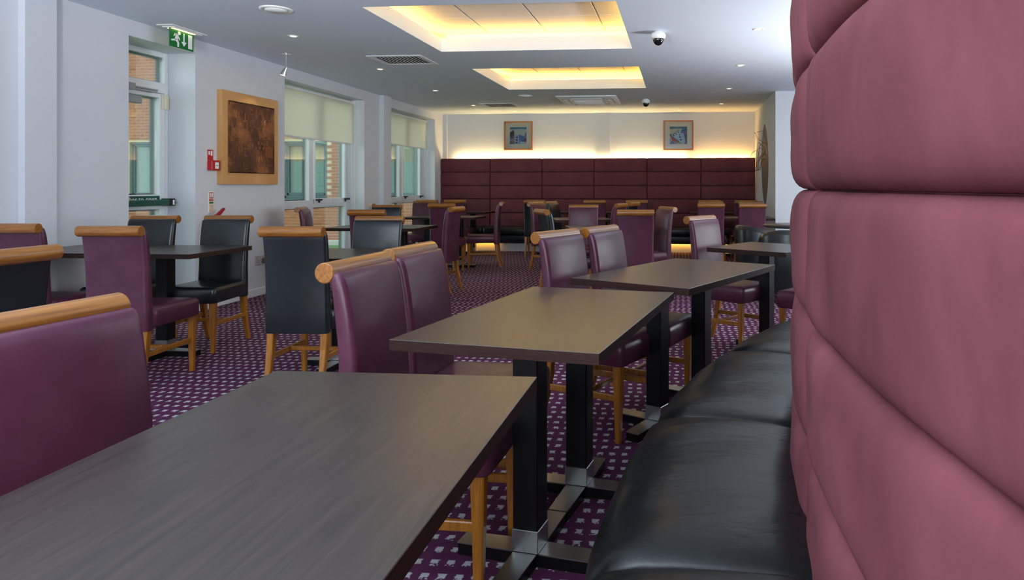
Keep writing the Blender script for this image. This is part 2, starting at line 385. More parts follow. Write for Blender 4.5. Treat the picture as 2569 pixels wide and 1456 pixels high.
# ------------------------------------------------------------------ windows and door in the left wall
XG = -4.84
def frame_bars(bm, rects, x0, x1, bev=0.006):
    for i, (y0, y1, z0, z1) in enumerate(rects): box(bm, x0 - .0011 * i, x1 + .0013 * i, y0 + .0009, y1 - .0009, z0, z1, bev, 1)
def window(idx, W, ym0, ym1):
    y0, y1, zt = W
    w = empty('window_%d' % idx, (0, 0, 0)); struct(w)
    f = 0.055; tz0, tz1 = 0.90, 1.0; zb = 0.06
    bm = nb(); frame_bars(bm, ((y0, y1, zt - f, zt), (y0, y1, zb, zb + f), (y0, y0 + f, zb, zt), (y1 - f, y1, zb, zt), (ym0, ym1, zb, zt), (y0, y1, tz0, tz1)), XG - 0.03, XG + 0.02)
    obj('window_frame', bm, 'upvc_white', w)
    bm = nb(); k = 0.045
    for a, b2, c, d in ((y0 + f, ym0, tz1, zt - f), (ym1, y1 - f, tz1, zt - f), (y0 + f, ym0, zb + f, tz0), (ym1, y1 - f, zb + f, tz0)):
        frame_bars(bm, ((a - k, a + .012, c, d), (b2 - 0.012, b2 + k, c, d), (a, b2, c - k, c + .012), (a, b2, d - .012, d + k)), XG - 0.055, XG - 0.032, 0.0)
    obj('outer_frame', bm, 'teal_frame', w)
    # opening sash of the right-hand upper light
    bm = nb(); a, b2, c, d = ym1 + .005, y1 - f - .005, tz1 - 0.05, zt - f; q = 0.04
    frame_bars(bm, ((a, b2, c, c + q + .03), (a, b2, d - q, d), (a, a + .02, c, d), (b2 - q, b2, c, d)), XG + 0.021, XG + 0.04)
    sash = obj('sash', bm, 'upvc_white', w)
    for a, b2, c, d in ((y0 + f, ym0, tz1, zt - f), (ym1, y1 - f, tz1, zt - f), (y0 + f, ym0, zb + f, tz0), (ym1, y1 - f, zb + f, tz0)):
        obj('pane', bx(XG - 0.008, XG - 0.002, a, b2, c, d), 'pane_glass', w)
    for yy, s in ((ym1 + 0.10, 1), (y1 - f - 0.03, -1)):
        h = obj('window_handle', box(bx(XG + .04, XG + .058, yy - .014, yy + .014, .965, 1.015, .004, 1), XG + .058, XG + .075, yy - (.10 if s > 0 else .04), yy + (.04 if s > 0 else .13), .992, 1.014, .004, 1), 'black_lacquer', w)
    yc = (ym1 + y1) / 2; bm = nb()
    tube(bm, [(XG + .05, yc + .05 * cos(t), 0.965 + .045 * sin(t)) for t in [i * 2 * pi / 20 for i in range(17)]], 0.004, 6)
    box(bm, XG + .04, XG + .06, yc - .05, yc + .02, 0.925, 0.94)
    obj('restrictor_cable', bm, 'bezel_white', w)
    return w
window(1, WIN1, 8.285, 8.39)
window(2, WIN2, 11.075, 11.18)
# roller blinds
def blind(W, zb, label):
    y0, y1, zt = W
    b0 = empty('roller_blind', (-4.715, (y0 + y1) / 2, zt)); bm = nb()
    hl = (y1 - y0) / 2 - 0.012
    tube(bm, [(0, -hl, -0.045), (0, hl, -0.045)], 0.026, 16); obj('roller_tube', bm, 'white_gloss', b0, smooth=True, angle=50)
    obj('fabric', bx(0.022, 0.0235, -hl + .02, hl - .035, zb - zt, -0.045), 'blind_fabric', b0)
    bm = nb(); box(bm, 0.014, 0.031, -hl + .02, hl - .035, zb - zt - 0.022, zb - zt, 0.004, 1); obj('bottom_bar', bm, 'white_gloss', b0)
    for q in (hl, -hl - 0.008): obj('end_bracket', bx(-0.03, 0.032, q, q + 0.008, -0.085, -0.005, 0.002, 1), 'bezel_white', b0)
    bm = nb(); tube(bm, [(0.03, hl - .012, -0.05), (0.032, hl - .012, -2.0)], 0.0035, 6); tube(bm, [(-0.02, hl - .012, -0.05), (0.0, hl - .008, -2.0)], 0.0035, 6); obj('pull_chain', bm, 'bezel_white', b0)
    tag(b0, label, 'blind', 'cream roller blinds on the left windows')
blind(WIN1, 1.80, 'cream roller blind half lowered over the nearer, larger window')
blind(WIN2, 1.885, 'cream roller blind half lowered over the window in the far corner')
# emergency door
d = empty('door_1'); struct(d)
y0, y1, zt = DOOR
bm = nb(); f = 0.05
frame_bars(bm, ((y0, y1, zt - f, zt), (y0, y0 + f, 0, zt), (y1 - f, y1, 0, zt), (y0, y1, 2.045, 2.145)), XG - 0.03, XG + 0.02)
obj('door_frame', bm, 'upvc_white', d)
bm = nb(); frame_bars(bm, ((y0 + f, y1 - f, 2.0, 2.04), (y0 + f, y0 + f + .065, 0.01, 2.04), (y1 - f - .068, y1 - f - .004, 0.01, 2.04), (y0 + f, y1 - f, 0.97, 1.105), (y0 + f, y1 - f, .01, .12)), XG - 0.025, XG + 0.03)
leaf = obj('door_leaf', bm, 'upvc_white', d)
bm = nb(); k = 0.04
for a, b2, c, e in ((y0 + f, y1 - f, 2.145, zt - f), (y0 + f + .065, y1 - f - .068, 1.105, 2.0), (y0 + f + .065, y1 - f - .068, .12, .97)):
    frame_bars(bm, ((a - k, a + .012, c, e), (b2 - 0.012, b2 + k, c, e), (a, b2, c - k, c + .012), (a, b2, e - .012, e + k)), XG - 0.055, XG - 0.031, 0.0)
    obj('pane', bx(XG - 0.008, XG - 0.002, a, b2, c, e), 'pane_glass', d)
obj('outer_frame', bm, 'teal_frame', d)
bm = nb()
for yy in (y1 - f - .035, y1 - f + .012): box(bm, XG + .03, XG + .045, yy - .018, yy + .018, 1.90, 2.03, .004, 1)
tube(bm, [(XG + .043, y1 - f - .011, 1.90), (XG + .043, y1 - f - .011, 2.03)], .009, 8)
obj('hinge', bm, 'cream_plastic', d)
bm = nb(); box(bm, XG + .03, XG + .085, 5.15, 5.53, 1.915, 1.985, .006, 1); cl = obj('door_closer', bm, 'grey_plastic', d)
bm = nb(); box(bm, XG + .045, XG + .07, 5.40, 5.72, 2.035, 2.052, .003, 1); box(bm, XG + .02, XG + .06, 5.44, 5.74, 2.056, 2.07, .003, 1); box(bm, XG + .02, XG + .075, 5.38, 5.47, 2.03, 2.09, .004, 1)
obj('closer_arm', bm, 'grey_plastic', cl)
bar = obj('push_bar', bx(XG + .075, XG + .125, 5.20, 5.80, 1.005, 1.06, .008, 2), 'bar_green', d)
bm = nb(); box(bm, XG + .03, XG + .128, 5.80, 5.865, 1.0, 1.068, .006, 1); box(bm, XG + .03, XG + .128, 5.17, 5.215, 1.0, 1.068, .006, 1); obj('bar_end', bm, 'black_lacquer', bar)
obj('bar_sticker', bx(XG + .1275, XG + .129, 5.83, 5.85, 1.01, 1.055), 'mark_white', bar)
sgn = obj('instruction_sign', bx(XG + .031, XG + .034, 5.17, 5.785, 1.03, 1.094), 'bar_green', d)
def text_mesh(body, size):
    c = bpy.data.curves.new('lettering', 'FONT'); c.body = body; c.size = size; c.align_x = 'RIGHT'; c.resolution_u = 3; c.extrude = 0.0008
    t = bpy.data.objects.new('lettering', c); COL.objects.link(t)
    dg = bpy.context.evaluated_depsgraph_get(); me = bpy.data.meshes.new_from_object(t.evaluated_get(dg))
    bpy.data.objects.remove(t); return me
me = text_mesh('Push bar to open', 0.066); me.materials.append(MATS['mark_white'])
t = bpy.data.objects.new('lettering', me); link(t, sgn); t.location = (XG + .0352, 5.755, 1.042); t.rotation_euler = (pi / 2, 0, pi / 2)

# ------------------------------------------------------------------ outdoors
YO = 15.4
bm = nb(); box(bm, -22, -4.95, 10.0, 15.0, -0.30, -0.20); box(bm, -22, -4.95, -12, 10.0, -0.30, -0.20)
lawn = tag(obj('lawn', bm, 'grass'), 'short green lawn outside the windows', 'grass'); lawn['kind'] = 'stuff'
tag(obj('kerb', bx(-22, -4.95, 15.02, YO - .04, -0.30, -0.10, .01, 1), 'kerb_stone'), 'pale stone kerb along the foot of the brick building', 'kerb')
bld = empty('brick_building', (-9, YO + 0.3, -0.3))
tag(bld, 'red brick building with teal windows seen through the glazing', 'building')
bld_off = Vector(bld.location)
OW = [(-13.59, -12.50), (-9.585, -8.49), (-7.35, -6.24)]; OZ0, OZ1 = 0.90, 2.275
bm = nb()
xsn = [-16.0]
for a, b2 in OW: xsn += [a, b2]
xsn += [-4.2]
for i in range(len(xsn) - 1):
    if i % 2 == 0: box(bm, xsn[i], xsn[i + 1], YO, YO + .3, -.3, 6.0)
    else: box(bm, xsn[i], xsn[i + 1], YO, YO + .3, -.3, OZ0); box(bm, xsn[i], xsn[i + 1], YO, YO + .3, OZ1, 6.0)
bmesh.ops.translate(bm, verts=bm.verts, vec=-bld_off)
obj('mortar_wall', bm, 'mortar', bld)
# bricks in stretcher bond
BL, BH, G = 0.215, 0.0745, 0.0165
shared = None; rest = nb(); cand = []
ncol = int((-4.3 + 15.8) / BL); nrow = int(6.2 / BH)
csy, sny = cos(YAW), sin(YAW)
def px(x, y, z):
    X = x * csy + y * sny; Y = -x * sny + y * csy
    return CX + F_PX * X / Y, CY - F_PX * (z - CAM_H) / Y
PANES = [(323, 118, 412, 352), (323, 520, 400, 610), (714, 340, 866, 640), (979, 360, 1058, 545)]
for j in range(nrow):
    for i in range(ncol):
        x = -15.8 + i * BL + (j % 2) * BL / 2; z = -0.28 + j * BH
        x0, x1, z0, z1 = x + G / 2, x + BL - G / 2, z + G / 2, z + BH - G / 2
        if any(x1 > a - .005 and x0 < b2 + .005 and z1 > OZ0 - .06 and z0 < OZ1 + .005 for a, b2 in OW): continue
        u, v = px(x + BL / 2, YO, z + BH / 2)
        vis = any(a - 8 < u < c + 8 and b2 - 4 < v < d2 + 4 for a, b2, c, d2 in PANES)
        cand.append((0 if vis else 1, random.random(), x, z))
cand.sort(key=lambda c: (c[0], c[1] if c[0] == 0 else 0))
nvis = 0
proto_brick = obj('brick', bx(-BL / 2 + G / 2, BL / 2 - G / 2, -0.012, 0.03, -BH / 2 + G / 2, BH / 2 - G / 2), 'brick', bld)
for c0, _, x, z in cand:
    p = Vector((x + BL / 2, YO - random.uniform(0, .003), z + BH / 2)) - bld_off
    if c0 == 0 and nvis < 300:
        if nvis == 0: proto_brick.location = p
        else: inst(proto_brick, bld, p)
        nvis += 1
    else:
        box(rest, p.x - BL / 2 + G / 2, p.x + BL / 2 - G / 2, p.y - .012, p.y + .03, p.z - BH / 2 + G / 2, p.z + BH / 2 - G / 2)
rb = obj('brickwork', rest, 'brick', bld); rb['kind'] = 'stuff'
for a, b2 in OW:
    bm = nb(); f = 0.06
    def addr(rs, ya, yb):
        for q in rs: box(bm, q[0], q[1], ya, yb, q[2], q[3], .008, 1)
    addr(((a, b2, OZ1 - f, OZ1), (a, b2, OZ0, OZ0 + f), (a, a + f, OZ0, OZ1), (b2 - f, b2, OZ0, OZ1)), YO + .02, YO + .09)
    g = 0.06; s = 0.05; addr(((a + g, b2 - g, OZ1 - g - s, OZ1 - g), (a + g, b2 - g, OZ0 + g, OZ0 + g + s + .02), (a + g, a + g + s, OZ0 + g, OZ1 - g), (b2 - g - s, b2 - g, OZ0 + g, OZ1 - g)), YO + .04, YO + .10)
    box(bm, a - .03, b2 + .03, YO - .03, YO + .06, OZ0 - .05, OZ0, .006, 1)
    bmesh.ops.translate(bm, verts=bm.verts, vec=-bld_off)
    wd = obj('window', bm, 'teal_frame', bld)
    obj('pane', box(nb(), a + g + s, b2 - g - s, YO + .07, YO + .075, OZ0 + g + s, OZ1 - g - s), 'pane_glass', wd).location = -bld_off
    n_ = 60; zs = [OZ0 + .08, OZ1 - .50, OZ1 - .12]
    for zi, mt in ((0, 'curtain_mint'), (1, 'curtain_mint' if a < -12 else 'reflection_cream')):  # cream upper band paints a reflection in the glass, not cloth
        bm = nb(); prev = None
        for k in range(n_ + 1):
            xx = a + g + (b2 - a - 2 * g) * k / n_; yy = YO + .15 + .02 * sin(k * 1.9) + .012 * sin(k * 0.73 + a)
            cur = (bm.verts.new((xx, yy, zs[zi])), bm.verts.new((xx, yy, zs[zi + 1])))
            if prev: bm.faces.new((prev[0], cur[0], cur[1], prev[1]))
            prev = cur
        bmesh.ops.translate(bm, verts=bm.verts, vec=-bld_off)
        obj('curtain_and_reflection', bm, mt, wd, smooth=True)
    obj('inner_sill', box(nb(), a, b2, YO + .2, YO + .24, OZ0, OZ1), 'teal_frame', wd).location = -bld_off

# ------------------------------------------------------------------ curved booth on the right
BC = Vector((4.749, 1.174)); RW = 4.484; RS = 4.955
def bp(r, ph, z): return (BC.x - r * cos(ph), BC.y + r * sin(ph), z)
booth = empty('curved_banquette', (*bp(RW, 0.1, 0)[:2], 0))
tag(booth, 'curved banquette with tall dusky pink suede back and black leather seat', 'banquette')
bo = Vector(booth.location)
PH = [-0.588, -0.368, -0.147, 0.073, 0.294, 0.478, 0.655]
RZ = [0.012, 0.302, 0.592, 0.882, 1.172, 1.462, 1.752]
bm = nb(); N = 60
for k in range(N):
    a0 = PH[0] + (PH[-1] - PH[0]) * k / N; a1 = PH[0] + (PH[-1] - PH[0]) * (k + 1) / N
    q = [bm.verts.new(bp(r, a, z)) for a in (a0, a1) for r, z in ((RW - .03, 0), (RW - .16, 0), (RW - .16, 1.752), (RW - .03, 1.752))]
    for i in range(4): bm.faces.new((q[i], q[(i + 1) % 4], q[4 + (i + 1) % 4], q[4 + i]))
    if k in (0, N - 1): bm.faces.new(q[:4] if k == 0 else q[4:])
bmesh.ops.remove_doubles(bm, verts=bm.verts, dist=1e-5)
bmesh.ops.translate(bm, verts=bm.verts, vec=-bo); obj('backing', bm, 'suede_pad', booth)
def pillow(u, p): return max(0.0, 1 - abs(u) ** p) ** 0.5
def edge_samples(n, tight=0.86):
    out = []
    for i in range(n + 1):
        t = -1 + 2 * i / n; s = math.copysign(1 - (1 - abs(t)) ** 1.9, t); out.append(s)
    return out
for i in range(len(PH) - 1):
    for j in range(len(RZ) - 1):
        if RZ[j + 1] < 0.4: continue
        bm = nb(); nu, nv = 26, 18; grid = []
        rr = random.Random(i * 31 + j)
        ph1, ph2 = rr.uniform(0, 6), rr.uniform(0, 6)
        for a in edge_samples(nu):
            row = []
            for b2 in edge_samples(nv):
                h = pillow(a, 14) * pillow(b2, 7)
                bul = 0.042 * h + 0.004 * h * sin(a * 7 + ph1) * cos(b2 * 3 + ph2) + 0.006 * (1 - b2 * b2) * (1 - a * a)
                ph_ = (PH[i] + PH[i + 1]) / 2 + a * (PH[i + 1] - PH[i]) / 2 * 0.9995
                z = (RZ[j] + RZ[j + 1]) / 2 + b2 * (RZ[j + 1] - RZ[j]) / 2 * 0.998
                row.append(bm.verts.new(Vector(bp(RW - .032 + bul, ph_, z)) - bo))
            grid.append(row)
        for p in range(nu):
            for q in range(nv): bm.faces.new((grid[p][q], grid[p + 1][q], grid[p + 1][q + 1], grid[p][q + 1]))
        obj('suede_panel', bm, 'suede_pad', booth, smooth=True)
bench = booth; be = bo
SP = [-0.50, -0.325, -0.15, 0.0285, 0.209, 0.402, 0.60]
prof = [(4.46, .36), (4.462, .425), (4.49, .445), (4.56, .452), (4.66, .456), (4.76, .456), (4.84, .450), (4.90, .436), (4.94, .410), (4.953, .375), (4.950, .335), (4.935, .295), (4.905, .262)]
for k in range(len(SP) - 1):
    bm = nb(); rows = []
    M_ = 30
    for a in edge_samples(M_):
        ph_ = (SP[k] + SP[k + 1]) / 2 + a * (SP[k + 1] - SP[k]) / 2 * 0.9985
        e = pillow(a, 10)
        row = []
        for q, (r, z) in enumerate(prof):
            wr = 0.0035 * sin(ph_ * 95 + q * 1.3 + k) * (1 if 2 < q < 11 else 0) * e
            row.append(bm.verts.new(Vector(bp(4.70 + (r - 4.70) * (0.93 + 0.07 * e), ph_, .30 + (z - .30) * (0.80 + 0.20 * e) + wr)) - be))
        rows.append(row)
    for a, b2 in zip(rows, rows[1:]):
        for q in range(len(prof) - 1): bm.faces.new((a[q], b2[q], b2[q + 1], a[q + 1]))
    bm.faces.new(rows[0]); bm.faces.new(rows[-1])
    obj('seat_cushion', bm, 'bench_leather', bench, smooth=True, angle=60)
bm = nb(); N = 40
for k in range(N + 1):
    a = SP[0] + (SP[-1] - SP[0]) * k / N
    q = [bm.verts.new(Vector(bp(r, a, z)) - be) for r, z in ((4.47, 0.0), (4.47, .36), (4.92, .36), (4.92, .12), (4.86, .12), (4.86, 0.0))]
    if k:
        for i in range(6): bm.faces.new((pq[i], pq[(i + 1) % 6], q[(i + 1) % 6], q[i]))
    else: bm.faces.new(q)
    pq = q
bm.faces.new(pq)
obj('bench_base', bm, 'leather_black', bench)

# ------------------------------------------------------------------ banquette along the far wall
bb = empty('wall_banquette', (-1.6, 12.40, 0)); tag(bb, 'long plum panelled banquette with black seat along the far wall', 'banquette')
PX = [-4.545, -3.586, -2.593, -1.613, -.623, .375, 1.362]; PZ = [.40, .683, .944, 1.193, 1.449, 1.712]
obj('backing', bx(PX[0] + 1.6, PX[-1] + 1.6, -0.04, -0.005, 0.0, 1.705), 'plum_pad', bb)
for i in range(6):
    for j in range(5):
        g = 0.003
        bm = bx(PX[i] + g + 1.6, PX[i + 1] - g + 1.6, -0.085, -0.035, PZ[j] + g, PZ[j + 1] - g, 0.022, 3)
        obj('upholstered_panel', bm, 'plum_pad', bb, smooth=True, angle=60)
bs = bb; DY = -0.3
for i in range(6):
    bm = nb(); box(bm, PX[i] + 1.605, PX[i + 1] + 1.595, -0.30 + DY, 0.21 + DY, .30, .445, 0.045, 4); obj('seat_cushion', bm, 'bench_leather', bs, smooth=True, angle=60)
bm = nb(); box(bm, PX[0] + 1.6, PX[-1] + 1.6, -0.285 + DY, 0.20 + DY, .155, .298, 0.02, 3); obj('bench_front', bm, 'leather_black', bs, smooth=True, angle=60)
obj('plinth', bx(PX[0] + 1.6, PX[-1] + 1.6, -0.18 + DY, 0.18 + DY, 0, .155), 'wall_paint', bs)
for a, b2 in ((-4.4, -3.3), (-0.6, 1.2)): obj('under_light', bx(a + 1.6, b2 + 1.6, -0.235 + DY, -0.215 + DY, .143, .1545), 'plinth_strip', bs)
# strip lights hidden behind the panels, washing the far wall
w1 = tag(obj('wash_light', bx(-4.3, 0.1, 12.415, 12.435, 1.668, 1.68), 'wall_strip'), 'warm strip light hidden behind the left run of plum panels', 'strip light')
w2 = tag(obj('wash_light', bx(0.25, 1.3, 12.415, 12.435, 1.668, 1.68), 'amber_strip'), 'amber strip light hidden behind the right end of the plum panels', 'strip light')

# ------------------------------------------------------------------ dining chairs
def make_chair(leather):
    c = empty('dining_chair')
    # seat
    bm = nb(); rings = []
    for z, sc_, cr in ((.355, .97, 0), (.362, 1.0, 0), (.43, 1.0, 0), (.452, .985, 0), (.464, .94, 0), (.470, .80, 0), (.474, .45, 0)):
        ring = []
        for x, y in rounded_rect(0.40, 0.42, 0.03, 4):
            tp = 1.0 - 0.05 * (0.21 - y) / 0.42
            ring.append((x * tp * sc_, 0.03 + y * sc_, z))
        rings.append(ring)
    loft(bm, rings); obj('seat', bm, leather, c, smooth=True, angle=50)
    # backrest
    bm = nb(); rings = []
    P = [(.340, -.192, .36, .062), (.352, -.192, .364, .066), (.46, -.193, .362, .066), (.58, -.196, .358, .062), (.70, -.202, .360, .058), (.80, -.213, .362, .055), (.87, -.223, .364, .051), (.904, -.230, .364, .046), (.920, -.233, .360, .036), (.926, -.234, .350, .02)]
    for z, y, w, t in P:
        rings.append([(x, y + yy, z) for x, yy in rounded_rect(w, t, min(.02, t * .42), 3)])
    loft(bm, rings); obj('backrest', bm, leather, c, smooth=True, angle=50)
    # wooden roll on top
    bm = nb(); tube(bm, [(-.181, -.266, .925), (-.178, -.266, .925), (.178, -.266, .925), (.181, -.266, .925)], [.028, .031, .031, .028], 20)
    obj('top_roll', bm, 'honey_wood', c, smooth=True, angle=40)
    for s in (-1, 1):
        bm = nb(); loft(bm, [[(s * .166 + x, .20 + y, z) for x, y in rounded_rect(w, w, .004, 1)] for z, w in ((0, .026), (.18, .034), (.36, .042))]); obj('leg', bm, 'leg_wood', c)
    for s in (-1, 1):
        bm = nb(); loft(bm, [[(s * .155 + x, yo + y, z) for x, y in rounded_rect(w, w * 1.1, .004, 1)] for z, yo, w in ((0, -.262, .026), (.08, -.238, .030), (.16, -.218, .034), (.25, -.202, .038), (.36, -.192, .040))]); obj('leg', bm, 'leg_wood', c)
    for s in (-1, 1): obj('side_stretcher', bx(s * .16 - .009, s * .16 + .009, -.21, .19, .185, .215, .003, 1), 'leg_wood', c)
    obj('cross_stretcher', bx(-.155, .155, .005, .023, .188, .212, .003, 1), 'leg_wood', c)
    return c
protos = {'P': make_chair('leather_purple'), 'B': make_chair('leather_black')}
CHAIRS = [
 # colour, x, y, heading, label, group
 ('P', -0.770, 2.044, -1.61, 'purple leather dining chair at the middle booth table, nearer of its two', 'booth'),
 ('P', -0.772, 2.478, -1.631, 'purple leather dining chair at the middle booth table, farther of its two', 'booth'),
 ('P', -0.398, 3.285, -2.000, 'purple leather dining chair at the third booth table, nearer of its two', 'booth'),
 ('P', -0.209, 3.668, -1.950, 'purple leather dining chair at the third booth table, farther of its two', 'booth'),
 ('P', 0.363, 5.017, -2.210, 'shiny purple leather chair at the small square table past the bench', 'booth'),
 ('P', 0.955, 4.64, 0.93, 'purple leather chair mostly hidden behind the pink booth edge', 'booth'),
 ('B', -2.693, 2.227, 1.571, 'black leather dining chair seen from behind at the left frame edge', 'left'),
 ('P', -0.934, 1.116, -1.650, 'large purple leather chair in the bottom left beside the nearest table', 'booth'),
 ('P', -4.092, 3.989, 0.083, 'purple leather chair cut by the left edge at the doorside table', 'left'),
 ('P', -3.267, 3.807, 0.083, 'purple leather chair seen from behind at the doorside table', 'left'),
 ('B', -4.064, 4.614, 3.225, 'black leather chair facing camera directly below the green push bar', 'left'),
 ('B', -3.481, 4.642, 3.225, 'black leather chair facing camera in front of the fire extinguisher', 'left'),
 ('B', -2.200, 3.850, 0.060, 'black leather chair seen squarely from behind, left of the booth chairs', 'window'),
 ('B', -2.250, 4.614, 3.225, 'black leather chair with pale sheen facing camera behind a small table', 'window'),
 ('P', -3.077, 6.532, 0.083, 'purple chair seen from behind in front of the nearer large window', 'window'),
 ('P', -3.934, 7.131, -1.270, 'purple chair seen from the side right against the nearer large window', 'window'),
 ('B', -3.552, 7.600, 3.225, 'black chair facing camera by the pilaster between the two windows', 'window'),
 ('P', -3.929, 8.795, -0.950, 'purple chair turned right just below the pilaster between the windows', 'window'),
 ('P', -4.274, 11.149, 0.083, 'purple chair in the far left corner facing the wall banquette', 'far row'),
 ('P', -3.940, 9.800, 3.225, 'purple chair facing camera below the far corner window', 'window'),
 ('P', -3.201, 8.930, 0.083, 'purple chair with creased back seen from behind, right of the far window', 'window'),
 ('P', -2.772, 7.314, 1.500, 'purple chair seen edge-on facing the window side', 'window'),
 ('P', -3.800, 11.188, 0.083, 'purple chair facing the banquette, second from the left wall', 'far row'),
 ('P', -2.900, 9.640, 1.750, 'purple chair in profile facing left beside the open carpet aisle', 'window'),
 ('B', -2.450, 11.200, 0.083, 'black chair facing the banquette in the middle of the far row', 'far row'),
 ('P', -1.827, 9.323, -1.950, 'purple chair turned right, left of the middle far table', 'middle'),
 ('B', -1.158, 6.703, -1.050, 'black chair seen from behind at the left of the centre table', 'middle'),
 ('B', -1.704, 9.867, -1.850, 'black chair with olive sheen turned right beyond the middle far table', 'middle'),
 ('P', -1.168, 7.865, 3.225, 'purple chair facing camera straight behind the centre table', 'middle'),
 ('P', -1.439, 11.184, 0.083, 'purple chair facing the banquette, first one right of the black chair', 'far row'),
 ('P', -1.043, 8.984, 1.250, 'purple chair turned left on the right of the middle far table', 'middle'),
 ('B', -0.924, 9.723, 1.270, 'small black chair turned left beyond the middle far table', 'middle'),
 ('P', -0.744, 11.242, 0.083, 'purple chair facing the banquette, second one right of the black chair', 'far row'),
 ('P', -0.462, 6.690, 0.100, 'large purple chair seen from behind at the centre table', 'middle'),
 ('P', -0.380, 7.330, 2.060, 'brownish purple chair turned left at the right of the centre table', 'middle'),
 ('P', 0.445, 11.240, 0.083, 'purple chair facing the banquette, second from the right end', 'far row'),
 ('P', 0.472, 10.072, 3.150, 'purple chair facing camera, left one beyond the right far table', 'right'),
 ('P', 0.390, 9.233, 0.060, 'purple chair seen from behind, left one at the right far table', 'right'),
 ('P', 1.031, 11.189, 0.083, 'purple chair facing the banquette at its right end', 'far row'),
 ('P', 1.059, 10.021, 3.150, 'purple chair facing camera, right one beyond the right far table', 'right'),
 ('P', 0.934, 9.178, 0.060, 'purple chair seen from behind, right one at the right far table', 'right'),
]
GR = {'booth': 'chairs along the booth tables', 'left': 'chairs by the door', 'window': 'chairs at the window tables', 'far row': 'chairs facing the wall banquette', 'middle': 'chairs in the middle of the room', 'right': 'chairs at the right far table'}
used = set()
for k, x, y, th, lab, g in CHAIRS:
    c = protos[k] if k not in used else copy_tree(protos[k]); used.add(k)
    c.location = (x, y, 0); c.rotation_euler = (0, 0, th); tag(c, lab, 'chair', GR[g])

# ------------------------------------------------------------------ tables
def pedestal(t, px_, py_, th_top):
    obj('column', bx(px_ - .042, px_ + .042, py_ - .042, py_ + .042, .11, .705, .004, 1), 'black_lacquer', t)
    obj('collar', bx(px_ - .044, px_ + .044, py_ - .044, py_ + .044, .042, .112, .002, 1), 'brushed_steel', t)
    obj('mount_plate', bx(px_ - .16, px_ + .16, py_ - .16, py_ + .16, .700, .709, .002, 1), 'black_lacquer', t)
    for k in range(4):
        a = k * pi / 2
        R_ = Matrix.Translation((px_, py_, 0)) @ Matrix.Rotation(a, 4, 'Z')
        bm = nb(); loft(bm, [[(-w / 2, yy, 0.0), (w / 2, yy, 0.0), (w / 2, yy, h), (-w / 2, yy, h)] for yy, w, h in ((.0, .075, .038), (.235, .066, .036))])
        bmesh.ops.transform(bm, matrix=R_, verts=bm.verts); arm = obj('base_arm', bm, 'black_lacquer', t)
        bm = nb(); loft(bm, [[(-w / 2, yy, h), (w / 2, yy, h), (w / 2, yy, h + .004), (-w / 2, yy, h + .004)] for yy, w, h in ((.044, .078, .038), (.237, .069, .036))])
        bmesh.ops.transform(bm, matrix=R_, verts=bm.verts); obj('steel_plate', bm, 'brushed_steel', arm)
def table(x, y, L, W, ang, label, peds=1, group='dark wood dining tables'):
    """L runs along the local y axis, W along local x; ang turns the local y axis clockwise"""
    t = empty('dining_table', (x, y, 0), -ang)
    bm = nb(); box(bm, -W / 2, W / 2, -L / 2, L / 2, .708, .740, .0012, 1)
    for f in bm.faces: f.material_index = 0 if abs(f.normal.z) > .6 else 1
    obj('table_top', bm, ['wenge_top', 'wenge_edge'], t)
    if peds == 1: pedestal(t, 0, 0, 0)
    else:
        for s in (-1, 1):
            o = s * .241
            pedestal(t, 0 if L >= W else o, o if L >= W else 0, 0)
    tag(t, label, 'table', group)
    return t
table(-0.647, 0.975, 1.085, 0.632, 0.0, 'dark wood dining table filling the bottom left foreground', 2)
table(-0.432, 2.313, 1.05, 0.632, 0.178, 'dark wood dining table in the middle of the booth row', 2)
table(0.0, 3.49, 1.05, 0.64, 0.49, 'dark wood dining table third along the booth row', 2)
table(0.625, 4.93, 0.64, 0.62, 0.61, 'small square dark table past the end of the booth bench', 1)
table(-3.835, 4.38, 0.63, 1.33, 0.0, 'long dark table by the emergency door with four chairs', 2)
table(-2.24, 4.23, 0.66, 0.66, 0.0, 'small dark table between two black chairs', 1)
table(-3.28, 7.08, 0.66, 1.02, 0.02, 'dark table standing before the nearer large window', 2)
table(-3.46, 9.50, 0.66, 1.08, 0.0, 'dark table standing before the far corner window', 2)
table(-0.78, 7.13, 0.84, 0.84, -0.28, 'square dark table in the centre of the room, turned slightly', 1)
table(-1.36, 9.05, 0.70, 0.76, -0.28, 'dark table behind the centre table, half hidden by chairs', 1)
table(0.72, 9.60, 0.66, 1.15, 0.0, 'dark table on the right in front of the niche wall', 2)
table(-3.88, 11.46, 0.60, 1.08, 0.0, 'dark table at the left end of the wall banquette', 2)
table(-2.25, 11.46, 0.60, 0.66, 0.0, 'narrow dark table at the banquette behind a black chair', 1)
table(-1.06, 11.46, 0.60, 1.30, 0.0, 'dark table at the centre of the wall banquette', 2)
table(0.73, 11.46, 0.60, 1.14, 0.0, 'dark table at the right end of the wall banquette', 2)
rt = empty('round_table', (1.36, 7.80, 0)); tag(rt, 'round dark table beyond the black tub chairs', 'table')
bm = nb(); lathe(bm, [(.0001, .712), (.40, .712), (.405, .716), (.405, .738), (.40, .742), (.0001, .742)], 48, caps=False); obj('table_top', bm, ['wenge_top'], rt, smooth=True, angle=40)
bm = nb(); lathe(bm, [(.045, .02), (.045, .712)], 20); obj('column', bm, 'black_lacquer', rt, smooth=True, angle=40)
bm = nb(); lathe(bm, [(.25, .0), (.25, .012), (.05, .028)], 32); obj('base', bm, 'brushed_steel', rt, smooth=True, angle=40)

